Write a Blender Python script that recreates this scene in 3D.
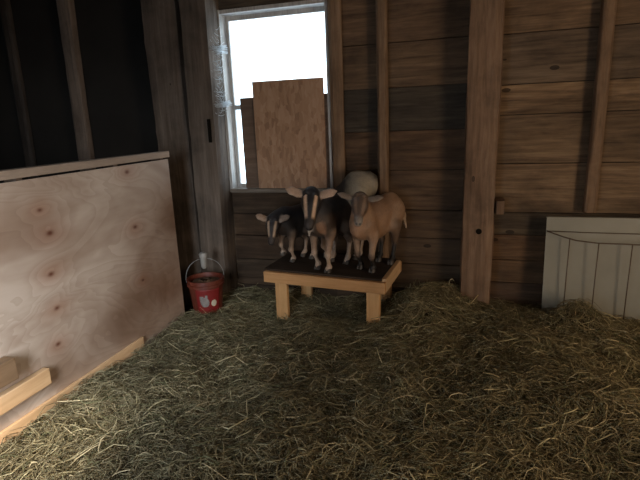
import bpy, bmesh, math, random
import numpy as np
from mathutils import Vector, Matrix

for o in list(bpy.data.objects):
    bpy.data.objects.remove(o)
sc = bpy.context.scene
COL = sc.collection

# ------------------------------------------------------------------ camera
cam_d = bpy.data.cameras.new('camera')
cam_d.sensor_width = 36.0
cam_d.lens = 490.0 / 640.0 * 36.0
cam_d.clip_start = 0.05
cam = bpy.data.objects.new('camera', cam_d)
COL.objects.link(cam)
CAMH = 1.5
p_, y_, r_ = [math.radians(v) for v in (13.66, 17.1, 2.3)]
fwd = Vector((-math.sin(y_) * math.cos(p_), math.cos(y_) * math.cos(p_), -math.sin(p_)))
rt0 = Vector((math.cos(y_), math.sin(y_), 0))
up0 = rt0.cross(fwd)
rt = math.cos(r_) * rt0 - math.sin(r_) * up0
upv = math.sin(r_) * rt0 + math.cos(r_) * up0
M = Matrix((rt, upv, -fwd)).transposed().to_4x4()
M.translation = Vector((0, 0, CAMH))
cam.matrix_world = M
sc.camera = cam

# ------------------------------------------------------------------ world
world = bpy.data.worlds.new('overcast_sky')
sc.world = world
world.use_nodes = True
bg = world.node_tree.nodes['Background']
bg.inputs['Color'].default_value = (0.70, 0.85, 1.0, 1)
bg.inputs['Strength'].default_value = 3.6


def area(name, loc, target, sx, sy, power, color, portal=False, spread=None):
    d = bpy.data.lights.new(name, 'AREA')
    d.shape = 'RECTANGLE'
    d.size = sx
    d.size_y = sy
    d.energy = power
    d.color = color
    if spread:
        d.spread = math.radians(spread)
    o = bpy.data.objects.new(name, d)
    COL.objects.link(o)
    o.location = loc
    v = Vector(target) - Vector(loc)
    o.rotation_euler = v.to_track_quat('-Z', 'Y').to_euler()
    if portal:
        d.cycles.is_portal = True
    return o


# daylight entering by the stall doorway in the right wall
area('doorway_daylight', (2.55, 0.95, 1.15), (1.5, 1.15, 1.12), 0.95, 1.8, 44.0, (1.0, 0.77, 0.55))
# daylight from the open aisle door in the wall behind the camera, at the left
area('aisle_daylight', (-1.15, -0.74, 1.2), (-2.3, 1.2, 0.3), 0.8, 1.4, 18.0, (0.90, 0.95, 1.0), spread=66)
# low hazy sun slanting in through the same aisle door onto the near end of the partition
sun_d = bpy.data.lights.new('low_sun', 'SUN')
sun_d.energy = 5.5
sun_d.angle = math.radians(9)
sun_d.color = (1.0, 0.78, 0.55)
sun = bpy.data.objects.new('low_sun', sun_d)
COL.objects.link(sun)
sun.rotation_euler = Vector((-0.36, 1.0, -0.74)).to_track_quat('-Z', 'Y').to_euler()
# sky portal in the window
area('window_portal', (-1.54, 4.16, 1.66), (-1.54, 3.0, 1.66), 0.9, 1.45, 1.0, (1, 1, 1), portal=True)

sc.view_settings.view_transform = 'Standard'
sc.view_settings.look = 'None'
sc.view_settings.gamma = 1.0
sc.view_settings.use_curve_mapping = False
sc.view_settings.exposure = 0.5
sc.cycles.use_denoising = True
sc.cycles.max_bounces = 8
sc.cycles.diffuse_bounces = 4
sc.cycles.transparent_max_bounces = 12
sc.cycles.sample_clamp_indirect = 4.0

rng = np.random.default_rng(7)
random.seed(7)


# ------------------------------------------------------------------ materials
def new_mat(name):
    m = bpy.data.materials.new(name)
    m.use_nodes = True
    nt = m.node_tree
    b = nt.nodes['Principled BSDF']
    return m, nt, b


def N(nt, t, **kw):
    n = nt.nodes.new(t)
    for k, v in kw.items():
        if k in n.inputs:
            n.inputs[k].default_value = v
        else:
            setattr(n, k, v)
    return n


def ramp(nt, fac, stops):
    r = nt.nodes.new('ShaderNodeValToRGB')
    e = r.color_ramp.elements
    while len(e) < len(stops):
        e.new(0.5)
    for i, (p, c) in enumerate(stops):
        e[i].position = p
        e[i].color = (*c, 1)
    nt.links.new(fac, r.inputs[0])
    return r.outputs[0]


def mixc(nt, a, b, fac, mode='MIX'):
    n = nt.nodes.new('ShaderNodeMix')
    n.data_type = 'RGBA'
    n.blend_type = mode
    for idx, v in ((6, a), (7, b)):
        if isinstance(v, tuple):
            n.inputs[idx].default_value = (*v, 1)
        else:
            nt.links.new(v, n.inputs[idx])
    if isinstance(fac, (int, float)):
        n.inputs[0].default_value = fac
    else:
        nt.links.new(fac, n.inputs[0])
    return n.outputs[2]


def math_n(nt, op, a, b=None, c=None):
    n = nt.nodes.new('ShaderNodeMath')
    n.operation = op
    for i, v in enumerate((a, b, c)):
        if v is None:
            continue
        if isinstance(v, (int, float)):
            n.inputs[i].default_value = v
        else:
            nt.links.new(v, n.inputs[i])
    return n.outputs[0]


def coords(nt, scale=(1, 1, 1), loc=(0, 0, 0)):
    tc = nt.nodes.new('ShaderNodeTexCoord')
    mp = nt.nodes.new('ShaderNodeMapping')
    mp.inputs['Scale'].default_value = scale
    mp.inputs['Location'].default_value = loc
    nt.links.new(tc.outputs['Object'], mp.inputs['Vector'])
    return mp.outputs[0]


def noise(nt, vec, scale, detail=6, rough=0.6, dist=0.0):
    n = nt.nodes.new('ShaderNodeTexNoise')
    n.inputs['Scale'].default_value = scale
    n.inputs['Detail'].default_value = detail
    n.inputs['Roughness'].default_value = rough
    n.inputs['Distortion'].default_value = dist
    nt.links.new(vec, n.inputs['Vector'])
    return n.outputs['Fac']


def set_bump(nt, b, height, strength, dist=0.01):
    bm_ = nt.nodes.new('ShaderNodeBump')
    bm_.inputs['Strength'].default_value = strength
    bm_.inputs['Distance'].default_value = dist
    nt.links.new(height, bm_.inputs['Height'])
    nt.links.new(bm_.outputs[0], b.inputs['Normal'])


def wood(name, c_dark, c_mid, c_light, axis='X', fine=1.0, rough=0.75, tone=False, bump=0.5, stain=0.6, loc=(0, 0, 0)):
    m, nt, b = new_mat(name)
    s = {'X': (0.07, 1, 1), 'Y': (1, 0.07, 1), 'Z': (1, 1, 0.07)}[axis]
    v = coords(nt, s, loc)
    g1 = noise(nt, v, 38 * fine, 9, 0.68, 0.4)
    g2 = noise(nt, v, 9 * fine, 4, 0.6, 1.2)
    g = math_n(nt, 'MULTIPLY_ADD', g1, 0.6, math_n(nt, 'MULTIPLY', g2, 0.4))
    col = ramp(nt, g, [(0.33, c_dark), (0.5, c_mid), (0.68, c_light)])
    v2 = coords(nt, (1, 1, 1) if axis == 'Z' else (0.5, 0.5, 1), (3, 1, 2))
    st = noise(nt, v2, 2.7, 5, 0.65, 0.3)
    stc = ramp(nt, st, [(0.3, tuple([1 - stain * 0.75] * 3)), (0.55, (1, 1, 1)), (0.75, (1.0, 1.0, 1.0))])
    col = mixc(nt, col, stc, 1.0, 'MULTIPLY')
    # small knots
    vor = nt.nodes.new('ShaderNodeTexVoronoi')
    vor.inputs['Scale'].default_value = 3.1
    nt.links.new(coords(nt, {'X': (0.6, 1, 1.2), 'Y': (1, .6, 1.2), 'Z': (1.2, 1.2, 0.6)}[axis], (5, 2, 7)), vor.inputs['Vector'])
    kf = math_n(nt, 'LESS_THAN', vor.outputs['Distance'], 0.06)
    col = mixc(nt, col, tuple(0.35 * c for c in c_dark), math_n(nt, 'MULTIPLY', kf, 0.8))
    if tone:
        a = nt.nodes.new('ShaderNodeAttribute')
        a.attribute_name = 'tone'
        col = mixc(nt, col, a.outputs['Color'], 1.0, 'MULTIPLY')
    nt.links.new(col, b.inputs['Base Color'])
    b.inputs['Roughness'].default_value = rough
    b.inputs['Specular IOR Level'].default_value = 0.25
    set_bump(nt, b, g1, bump, 0.006)
    return m


def plain(name, color, rough=0.6, metal=0.0, spec=0.4, var=0.15, scale=20, bump=0.1):
    m, nt, b = new_mat(name)
    f = noise(nt, coords(nt), scale, 5, 0.6)
    col = ramp(nt, f, [(0.3, tuple(c * (1 - var) for c in color)), (0.7, tuple(min(1, c * (1 + var)) for c in color))])
    nt.links.new(col, b.inputs['Base Color'])
    b.inputs['Roughness'].default_value = rough
    b.inputs['Metallic'].default_value = metal
    b.inputs['Specular IOR Level'].default_value = spec
    if bump:
        set_bump(nt, b, f, bump, 0.004)
    return m


M_board = wood('old_sheathing', (0.065, 0.042, 0.026), (0.17, 0.115, 0.072), (0.29, 0.205, 0.13), 'X', tone=True, stain=0.75, bump=0.7)
M_post = wood('hewn_timber', (0.10, 0.06, 0.034), (0.19, 0.117, 0.072), (0.28, 0.18, 0.112), 'Z', 1.0, stain=0.5, bump=0.8)
M_postgrey = wood('weathered_timber', (0.068, 0.050, 0.038), (0.118, 0.09, 0.069), (0.17, 0.133, 0.104), 'Z', 1.0, stain=0.6, bump=0.8)
M_stud = wood('sawn_stud', (0.12, 0.073, 0.042), (0.20, 0.125, 0.074), (0.28, 0.18, 0.11), 'Z', 1.3, stain=0.5)
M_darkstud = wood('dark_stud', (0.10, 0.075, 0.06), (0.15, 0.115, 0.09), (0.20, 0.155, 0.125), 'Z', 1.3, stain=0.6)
M_pineX = wood('new_pine_x', (0.34, 0.17, 0.065), (0.48, 0.26, 0.11), (0.58, 0.34, 0.155), 'X', 0.8, 0.6, stain=0.2, bump=0.2)
M_pineY = wood('new_pine_y', (0.45, 0.28, 0.14), (0.58, 0.38, 0.21), (0.66, 0.46, 0.28), 'Y', 0.8, 0.6, stain=0.3, bump=0.2)
M_pineZ = wood('new_pine_z', (0.36, 0.19, 0.08), (0.50, 0.29, 0.125), (0.60, 0.37, 0.175), 'Z', 0.8, 0.6, stain=0.2, bump=0.2)
M_brownY = wood('brown_offcut', (0.16, 0.10, 0.055), (0.22, 0.14, 0.08), (0.3, 0.2, 0.12), 'Y', 0.8, 0.6, stain=0.3, bump=0.2)
M_tabletop = wood('soiled_plywood', (0.022, 0.015, 0.010), (0.04, 0.027, 0.018), (0.075, 0.05, 0.034), 'X', 0.8, 0.9, stain=0.7, bump=0.6)
M_railY = wood('rail_pine', (0.24, 0.18, 0.135), (0.34, 0.265, 0.205), (0.42, 0.335, 0.265), 'Y', 0.9, 0.6, stain=0.4, bump=0.2)
M_frame = wood('painted_frame', (0.30, 0.285, 0.27), (0.44, 0.42, 0.395), (0.56, 0.54, 0.51), 'Z', 1.2, 0.55, stain=0.5, bump=0.25)
M_dimstud = wood('shaded_stud', (0.03, 0.024, 0.02), (0.05, 0.04, 0.033), (0.07, 0.056, 0.046), 'Z', 1.3, stain=0.6)  # stud wood darkened in colour to imitate the gloom of the bay
M_brownbd = wood('brown_board', (0.10, 0.065, 0.045), (0.15, 0.10, 0.07), (0.20, 0.14, 0.10), 'X', 0.8, stain=0.4)
M_sill = wood('bare_sill', (0.12, 0.095, 0.075), (0.20, 0.165, 0.13), (0.28, 0.235, 0.19), 'X', 1.2, 0.6, stain=0.5, bump=0.3)
M_bayshade = plain('bay_shade_black', (0.022, 0.020, 0.018), 0.95, spec=0.1, scale=3)  # near-black colour stands in for the unlit depth of the next bay
M_dirt = plain('packed_dirt', (0.05, 0.035, 0.022), 0.95, spec=0.1)
M_black = plain('recess_shade', (0.01, 0.008, 0.006), 0.95, spec=0.05, bump=0)
M_whitepanel = plain('white_enamel_sheet', (0.25, 0.24, 0.195), 0.45, spec=0.4, var=0.10, scale=3.0, bump=0.03)
M_wire = plain('rusty_wire', (0.11, 0.075, 0.05), 0.6, metal=0.4, scale=60)
M_greywire = plain('grey_wire', (0.25, 0.25, 0.24), 0.5, metal=0.7, scale=60)
M_bucket = plain('bucket_plastic', (0.10, 0.020, 0.010), 0.45, spec=0.5, var=0.3, scale=8, bump=0.05)
M_label = plain('red_label', (0.14, 0.009, 0.008), 0.5, var=0.1, bump=0)
M_lgrey = plain('label_grey', (0.17, 0.15, 0.14), 0.5, var=0.3, scale=60, bump=0)
M_lwhite = plain('label_cream', (0.40, 0.35, 0.26), 0.5, var=0.1, bump=0)
M_feed = plain('feed_grain', (0.11, 0.06, 0.03), 0.9, var=0.8, scale=90, bump=1.0)
M_grip = plain('white_plastic_grip', (0.24, 0.23, 0.21), 0.5, var=0.15, bump=0.05)
M_horn = plain('hoof_horn', (0.05, 0.04, 0.032), 0.5)
M_web = None


def make_plywood():
    m, nt, b = new_mat('rotary_plywood')
    v = coords(nt, (1, 0.45, 1))
    n1 = noise(nt, v, 2.1, 3, 0.5, 0.9)
    tc = nt.nodes.new('ShaderNodeTexCoord')
    field = n1
    kmask = None
    halo = None
    knots = [(2.055, 1.093, 0.014), (2.095, 0.957, 0.020), (2.055, 0.733, 0.018), (2.055, 0.532, 0.015), (2.81, 0.836, 0.018),
             (2.80, 1.216, 0.018), (2.82, 0.446, 0.013), (2.02, 0.328, 0.015), (1.45, 0.8, 0.018)]
    for ky, kz, kr in knots:
        dn = nt.nodes.new('ShaderNodeVectorMath')
        dn.operation = 'DISTANCE'
        sub = nt.nodes.new('ShaderNodeVectorMath')
        sub.operation = 'MULTIPLY'
        nt.links.new(tc.outputs['Object'], sub.inputs[0])
        sub.inputs[1].default_value = (0, 0.6, 1)
        nt.links.new(sub.outputs[0], dn.inputs[0])
        dn.inputs[1].default_value = (0, ky * 0.6, kz)
        d = dn.outputs['Value']
        g = math_n(nt, 'EXPONENT', math_n(nt, 'MULTIPLY', math_n(nt, 'POWER', d, 2), -1 / (2 * 0.055 ** 2)))
        field = math_n(nt, 'MULTIPLY_ADD', g, 0.16, field)
        k = math_n(nt, 'EXPONENT', math_n(nt, 'MULTIPLY', math_n(nt, 'POWER', d, 2), -1 / (2 * (kr * 0.55) ** 2)))
        kmask = k if kmask is None else math_n(nt, 'MAXIMUM', kmask, k)
        h = math_n(nt, 'EXPONENT', math_n(nt, 'MULTIPLY', math_n(nt, 'POWER', d, 2), -1 / (2 * (kr * 2.6) ** 2)))
        halo = h if halo is None else math_n(nt, 'MAXIMUM', halo, h)
    rings = math_n(nt, 'FRACT', math_n(nt, 'MULTIPLY', field, 15.0))
    fine = noise(nt, coords(nt, (1, 0.12, 1)), 60, 5, 0.6)
    rr = math_n(nt, 'MULTIPLY_ADD', fine, 0.35, math_n(nt, 'MULTIPLY_ADD', rings, 0.5, 0.12))
    col = ramp(nt, rr, [(0.1, (0.53, 0.445, 0.375)), (0.5, (0.48, 0.395, 0.325)), (0.78, (0.40, 0.315, 0.25)), (0.95, (0.50, 0.415, 0.345))])
    col = mixc(nt, col, (0.48, 0.40, 0.335), 0.38)
    big = noise(nt, coords(nt, (1, 0.5, 1), (2, 0, 0)), 2.3, 4, 0.6, 0.5)
    bigc = ramp(nt, big, [(0.38, (0.60, 0.50, 0.43)), (0.6, (1, 1, 1))])
    col = mixc(nt, col, bigc, 0.85, 'MULTIPLY')
    col = mixc(nt, col, (0.30, 0.14, 0.08), math_n(nt, 'MULTIPLY', halo, 0.42))
    col = mixc(nt, col, (0.11, 0.035, 0.018), kmask)
    # broad zones of the veneer, darker and redder
    for hy, hz, sy_, sz_, am in ((3.05, 0.30, 0.45, 0.26, 1.0), (3.30, 0.85, 0.35, 0.28, 0.85), (2.45, 0.25, 0.30, 0.12, 0.5), (1.95, 0.95, 0.22, 0.10, 0.35)):
        sx_ = nt.nodes.new('ShaderNodeSeparateXYZ')
        nt.links.new(tc.outputs['Object'], sx_.inputs[0])
        wob = math_n(nt, 'MULTIPLY_ADD', n1, 1.2, -0.6)
        ay = math_n(nt, 'POWER', math_n(nt, 'ADD', math_n(nt, 'MULTIPLY_ADD', sx_.outputs[1], 1 / sy_, -hy / sy_), wob), 2)
        az = math_n(nt, 'POWER', math_n(nt, 'ADD', math_n(nt, 'MULTIPLY_ADD', sx_.outputs[2], 1 / sz_, -hz / sz_), wob), 2)
        g = math_n(nt, 'EXPONENT', math_n(nt, 'MULTIPLY', math_n(nt, 'ADD', ay, az), -0.7))
        col = mixc(nt, col, mixc(nt, col, (0.48, 0.37, 0.30), 1.0, 'MULTIPLY'), math_n(nt, 'MULTIPLY', g, am))
    nt.links.new(col, b.inputs['Base Color'])
    b.inputs['Roughness'].default_value = 0.42
    b.inputs['Specular IOR Level'].default_value = 0.6
    set_bump(nt, b, rr, 0.12, 0.004)
    return m


def make_osb():
    m, nt, b = new_mat('strand_board')
    v = coords(nt, (1, 1, 1))
    n = nt.nodes.new('ShaderNodeTexNoise')
    n.inputs['Scale'].default_value = 7
    nt.links.new(v, n.inputs['Vector'])
    mx = nt.nodes.new('ShaderNodeVectorMath')
    mx.operation = 'MULTIPLY_ADD'
    nt.links.new(n.outputs['Color'], mx.inputs[0])
    mx.inputs[1].default_value = (0.05, 0.05, 0.05)
    nt.links.new(v, mx.inputs[2])
    outs = []
    for s in ((44, 1, 13), (38, 1, 17)):
        vv = nt.nodes.new('ShaderNodeMapping')
        vv.inputs['Scale'].default_value = s
        vv.inputs['Rotation'].default_value = (0, 0.95 if s[0] > 20 else -0.75, 0)
        nt.links.new(mx.outputs[0], vv.inputs['Vector'])
        vo = nt.nodes.new('ShaderNodeTexVoronoi')
        vo.inputs['Scale'].default_value = 0.8
        nt.links.new(vv.outputs[0], vo.inputs['Vector'])
        sep = nt.nodes.new('ShaderNodeSeparateColor')
        nt.links.new(vo.outputs['Color'], sep.inputs[0])
        outs.append(sep.outputs[0])
    f = math_n(nt, 'MULTIPLY_ADD', outs[0], 0.5, math_n(nt, 'MULTIPLY', outs[1], 0.5))
    col = ramp(nt, f, [(0.12, (0.25, 0.135, 0.07)), (0.4, (0.34, 0.195, 0.105)), (0.85, (0.41, 0.25, 0.15))])
    nt.links.new(col, b.inputs['Base Color'])
    b.inputs['Roughness'].default_value = 0.6
    set_bump(nt, b, f, 0.3, 0.003)
    return m


def make_glass():
    m = bpy.data.materials.new('dusty_glass')
    m.use_nodes = True
    nt = m.node_tree
    nt.nodes.clear()
    out = nt.nodes.new('ShaderNodeOutputMaterial')
    tr = nt.nodes.new('ShaderNodeBsdfTransparent')
    tr.inputs[0].default_value = (0.95, 0.97, 0.97, 1)
    gl = nt.nodes.new('ShaderNodeBsdfGlossy')
    gl.inputs['Roughness'].default_value = 0.05
    tl = nt.nodes.new('ShaderNodeBsdfTranslucent')
    tl.inputs[0].default_value = (0.7, 0.7, 0.68, 1)
    m1 = nt.nodes.new('ShaderNodeMixShader')
    f = noise(nt, coords(nt), 9, 6, 0.7)
    nt.links.new(math_n(nt, 'MULTIPLY', f, 0.22), m1.inputs[0])
    nt.links.new(tr.outputs[0], m1.inputs[1])
    nt.links.new(tl.outputs[0], m1.inputs[2])
    m2 = nt.nodes.new('ShaderNodeMixShader')
    m2.inputs[0].default_value = 0.05
    nt.links.new(m1.outputs[0], m2.inputs[1])
    nt.links.new(gl.outputs[0], m2.inputs[2])
    nt.links.new(m2.outputs[0], out.inputs[0])
    return m


def make_web():
    m = bpy.data.materials.new('cobweb_silk')
    m.use_nodes = True
    nt = m.node_tree
    nt.nodes.clear()
    out = nt.nodes.new('ShaderNodeOutputMaterial')
    a = nt.nodes.new('ShaderNodeBsdfDiffuse')
    a.inputs[0].default_value = (0.75, 0.78, 0.8, 1)
    t = nt.nodes.new('ShaderNodeBsdfTranslucent')
    t.inputs[0].default_value = (0.85, 0.88, 0.9, 1)
    mx = nt.nodes.new('ShaderNodeMixShader')
    mx.inputs[0].default_value = 0.6
    nt.links.new(a.outputs[0], mx.inputs[1])
    nt.links.new(t.outputs[0], mx.inputs[2])
    nt.links.new(mx.outputs[0], out.inputs[0])
    return m


def make_hay():
    m, nt, b = new_mat('hay_stems')
    a = nt.nodes.new('ShaderNodeAttribute')
    a.attribute_name = 'tone'
    nt.links.new(a.outputs['Color'], b.inputs['Base Color'])
    b.inputs['Roughness'].default_value = 0.55
    b.inputs['Specular IOR Level'].default_value = 0.35
    return m


def make_haybase():
    m, nt, b = new_mat('matted_hay')
    v = coords(nt)
    n1 = noise(nt, v, 45, 8, 0.75, 1.5)
    n2 = noise(nt, v, 4, 4, 0.6)
    f = math_n(nt, 'MULTIPLY_ADD', n1, 0.7, math_n(nt, 'MULTIPLY', n2, 0.3))
    col = ramp(nt, f, [(0.35, (0.022, 0.016, 0.009)), (0.55, (0.065, 0.05, 0.028)), (0.7, (0.12, 0.10, 0.055))])
    nt.links.new(col, b.inputs['Base Color'])
    b.inputs['Roughness'].default_value = 0.95
    b.inputs['Specular IOR Level'].default_value = 0.1
    set_bump(nt, b, n1, 1.0, 0.03)
    return m


def make_coat():
    m, nt, b = new_mat('goat_coat')
    a = nt.nodes.new('ShaderNodeAttribute')
    a.attribute_name = 'coat'
    f = noise(nt, coords(nt, (1, 1, 0.45)), 130, 4, 0.7)
    f2 = noise(nt, coords(nt), 12, 4, 0.6)
    g = math_n(nt, 'MULTIPLY_ADD', f2, 0.5, math_n(nt, 'MULTIPLY', f, 0.5))
    mod = ramp(nt, g, [(0.3, (0.62, 0.62, 0.62)), (0.7, (1.3, 1.3, 1.3))])
    col = mixc(nt, a.outputs['Color'], mod, 1.0, 'MULTIPLY')
    nt.links.new(col, b.inputs['Base Color'])
    b.inputs['Roughness'].default_value = 0.55
    b.inputs['Specular IOR Level'].default_value = 0.35
    b.inputs['Sheen Weight'].default_value = 0.03
    set_bump(nt, b, f, 0.5, 0.004)
    return m


M_ply = make_plywood()
M_osb = make_osb()
M_glass = make_glass()
M_web = make_web()
M_hay = make_hay()
M_haybase = make_haybase()
M_coat = make_coat()
M_eye = plain('goat_eye', (0.02, 0.014, 0.008), 0.12, spec=0.8, bump=0)


# ------------------------------------------------------------------ helpers
def link(name, me, mats, parent=None):
    o = bpy.data.objects.new(name, me)
    COL.objects.link(o)
    for m in (mats if isinstance(mats, (list, tuple)) else [mats]):
        me.materials.append(m)
    if parent:
        o.parent = parent
    return o


def tag(o, label, cat, group=None, kind=None):
    o['label'] = label
    o['category'] = cat
    if group:
        o['group'] = group
    if kind:
        o['kind'] = kind
    return o


def struct(o):
    o['kind'] = 'structure'
    return o


def empty(name, loc=(0, 0, 0), rot=(0, 0, 0)):
    o = bpy.data.objects.new(name, None)
    COL.objects.link(o)
    o.location = loc
    o.rotation_euler = rot
    o.empty_display_size = 0.1
    return o


def from_bm(name, bm, mats, parent=None, smooth=False, bevel=0):
    me = bpy.data.meshes.new(name)
    bm.normal_update()
    bm.to_mesh(me)
    bm.free()
    if smooth:
        me.polygons.foreach_set('use_smooth', [True] * len(me.polygons))
    o = link(name, me, mats, parent)
    if bevel:
        md = o.modifiers.new('bevel', 'BEVEL')
        md.width = bevel
        md.segments = 2
        md.limit_method = 'ANGLE'
    return o


def add_box(bm, x0, x1, y0, y1, z0, z1):
    vs = [bm.verts.new(p) for p in ((x0, y0, z0), (x1, y0, z0), (x1, y1, z0), (x0, y1, z0),
                                    (x0, y0, z1), (x1, y0, z1), (x1, y1, z1), (x0, y1, z1))]
    fs = []
    for q in ((0, 3, 2, 1), (4, 5, 6, 7), (0, 1, 5, 4), (1, 2, 6, 5), (2, 3, 7, 6), (3, 0, 4, 7)):
        fs.append(bm.faces.new([vs[i] for i in q]))
    return fs


def box(name, x0, x1, y0, y1, z0, z1, mat, parent=None, bevel=0.003):
    bm = bmesh.new()
    add_box(bm, x0, x1, y0, y1, z0, z1)
    return from_bm(name, bm, mat, parent, bevel=bevel)


def vnoise(x, y, seed=0):
    xi = np.floor(x).astype(int)
    yi = np.floor(y).astype(int)
    xf = x - xi
    yf = y - yi

    def h(a, b):
        n = (a * 374761393 + b * 668265263 + seed * 974634777) & 0x7fffffff
        n = ((n ^ (n >> 13)) * 1274126177) & 0x7fffffff
        return ((n ^ (n >> 16)) & 0xffff) / 65535.0
    u = xf * xf * (3 - 2 * xf)
    v = yf * yf * (3 - 2 * yf)
    return (h(xi, yi) * (1 - u) + h(xi + 1, yi) * u) * (1 - v) + (h(xi, yi + 1) * (1 - u) + h(xi + 1, yi + 1) * u) * v


def hewn(name, x0, x1, y0, y1, z0, z1, mat, parent=None, amp=0.006, seed=1, lean=(0, 0), seg=0.06, bend=0.0):
    """A squared timber whose faces and arrises wander a little, as old timber does."""
    bm = bmesh.new()
    nz = max(2, int((z1 - z0) / seg))
    prof = []
    nx = ny = 4
    for i in range(nx):
        prof.append((i / nx, 0))
    for i in range(ny):
        prof.append((1, i / ny))
    for i in range(nx):
        prof.append((1 - i / nx, 1))
    for i in range(ny):
        prof.append((0, 1 - i / ny))
    rings = []
    r = random.Random(seed)
    off = r.random() * 50
    cw = 0.008
    for k in range(nz + 1):
        t = k / nz
        z = z0 + t * (z1 - z0)
        ring = []
        for j, (u, v) in enumerate(prof):
            x = x0 + u * (x1 - x0)
            y = y0 + v * (y1 - y0)
            if (u in (0, 1)) and (v in (0, 1)):
                x += cw * (1 if u == 0 else -1)
                y += cw * (1 if v == 0 else -1)
            n1 = float(vnoise(np.array(z * 2.3 + off), np.array(j * 0.9 + off), seed)) - 0.5
            n2 = float(vnoise(np.array(z * 11 + off), np.array(j * 1.7), seed + 5)) - 0.5
            d = amp * (1.6 * n1 + 0.8 * n2)
            cx, cy = (u - 0.5), (v - 0.5)
            x += 2 * cx * d + lean[0] * (z - z0) + bend * math.sin(math.pi * t)
            y += 2 * cy * d + lean[1] * (z - z0)
            ring.append(bm.verts.new((x, y, z)))
        rings.append(ring)
    n = len(prof)
    for k in range(nz):
        for j in range(n):
            bm.faces.new((rings[k][j], rings[k][(j + 1) % n], rings[k + 1][(j + 1) % n], rings[k + 1][j]))
    bm.faces.new(rings[0][::-1])
    bm.faces.new(rings[-1])
    return from_bm(name, bm, mat, parent)


def tube(bm, pts, r, n=6, cap=True):
    pts = [Vector(p) for p in pts]
    rr = r if isinstance(r, (list, tuple)) else [r] * len(pts)
    rings = []
    prev = None
    for i, p in enumerate(pts):
        d = (pts[min(i + 1, len(pts) - 1)] - pts[max(i - 1, 0)]).normalized()
        if prev is None:
            a = Vector((0, 0, 1)) if abs(d.z) < 0.9 else Vector((1, 0, 0))
            u = d.cross(a).normalized()
        else:
            u = (prev - d * prev.dot(d)).normalized()
        prev = u
        w = d.cross(u)
        rings.append([bm.verts.new(p + (u * math.cos(2 * math.pi * k / n) + w * math.sin(2 * math.pi * k / n)) * rr[i]) for k in range(n)])
    for a, b_ in zip(rings[:-1], rings[1:]):
        for k in range(n):
            bm.faces.new((a[k], a[(k + 1) % n], b_[(k + 1) % n], b_[k]))
    if cap:
        bm.faces.new(rings[0][::-1])
        bm.faces.new(rings[-1])


# ------------------------------------------------------------------ room shell
WY = 3.95
WX0, WX1, WZ0, WZ1 = -2.02, -1.075, 0.915, 2.41   # window opening


def board_wall(name, sections, y, mat, tones):
    bm = bmesh.new()
    lay = bm.loops.layers.float_color.new('tone')
    r = random.Random(3)
    for (xa, xb, seams, tn) in sections:
        for i in range(len(seams) - 1):
            za, zb = seams[i] + 0.0035, seams[i + 1] - 0.0035
            dy = r.uniform(-0.006, 0.004)
            t = tn[i % len(tn)] if tn else (1, 1, 1)
            n = max(2, int((xb - xa) / 0.12))
            # front face strip with a faintly wavering edge
            top, bot, topb, botb = [], [], [], []
            for k in range(n + 1):
                x = xa + (xb - xa) * k / n
                w = 0.003 * (float(vnoise(np.array(x * 5.0), np.array(seams[i] * 9.0), 4)) - 0.5)
                w2 = 0.003 * (float(vnoise(np.array(x * 5.0), np.array(seams[i + 1] * 9.0 + 3), 4)) - 0.5)
                yy = y + dy + 0.004 * (float(vnoise(np.array(x * 2.0), np.array(seams[i] * 5.0), 8)) - 0.5)
                bot.append(bm.verts.new((x, yy, za + w)))
                top.append(bm.verts.new((x, yy, zb + w2)))
                botb.append(bm.verts.new((x, y + 0.03, za + w)))
                topb.append(bm.verts.new((x, y + 0.03, zb + w2)))
            fs = []
            for k in range(n):
                fs.append(bm.faces.new((bot[k], bot[k + 1], top[k + 1], top[k])))
                fs.append(bm.faces.new((top[k], top[k + 1], topb[k + 1], topb[k])))
                fs.append(bm.faces.new((botb[k], botb[k + 1], bot[k + 1], bot[k])))
            fs.append(bm.faces.new((bot[0], top[0], topb[0], botb[0])))
            fs.append(bm.faces.new((bot[-1], botb[-1], topb[-1], top[-1])))
            for f in fs:
                for l in f.loops:
                    l[lay] = (*t, 1)
    # solid outer skin behind the boards, around the window opening
    for (a, b, c, d) in ((-5.2, WX0, -0.3, 3.0), (WX1, 2.75, -0.3, 3.0), (WX0, WX1, -0.3, WZ0), (WX0, WX1, WZ1, 3.0)):
        fs = add_box(bm, a, b, y + 0.031, y + 0.15, c, d)
        for f in fs:
            for l in f.loops:
                l[lay] = (0.3, 0.3, 0.3, 1)
    return from_bm(name, bm, mat)


T = lambda a, b, c: (a, b, c)
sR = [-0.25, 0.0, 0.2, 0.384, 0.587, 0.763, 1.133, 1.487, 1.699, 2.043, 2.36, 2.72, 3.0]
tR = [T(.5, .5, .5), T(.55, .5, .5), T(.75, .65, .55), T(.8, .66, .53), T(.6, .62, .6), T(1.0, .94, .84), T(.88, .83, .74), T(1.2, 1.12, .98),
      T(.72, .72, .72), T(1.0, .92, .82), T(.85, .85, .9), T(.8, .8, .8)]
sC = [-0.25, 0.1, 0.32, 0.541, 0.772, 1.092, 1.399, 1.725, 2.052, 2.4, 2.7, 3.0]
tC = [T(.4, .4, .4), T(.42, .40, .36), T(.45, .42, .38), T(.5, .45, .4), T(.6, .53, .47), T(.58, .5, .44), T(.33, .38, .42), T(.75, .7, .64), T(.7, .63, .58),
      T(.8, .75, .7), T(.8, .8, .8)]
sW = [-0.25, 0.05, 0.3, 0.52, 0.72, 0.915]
tW = [T(.3, .3, .3), T(.32, .3, .28), T(.36, .31, .27), T(.42, .35, .29), T(.36, .32, .28)]  # boards below the window darkened in colour to imitate backlit shade
sT = [2.41, 2.7, 3.0]
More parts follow.
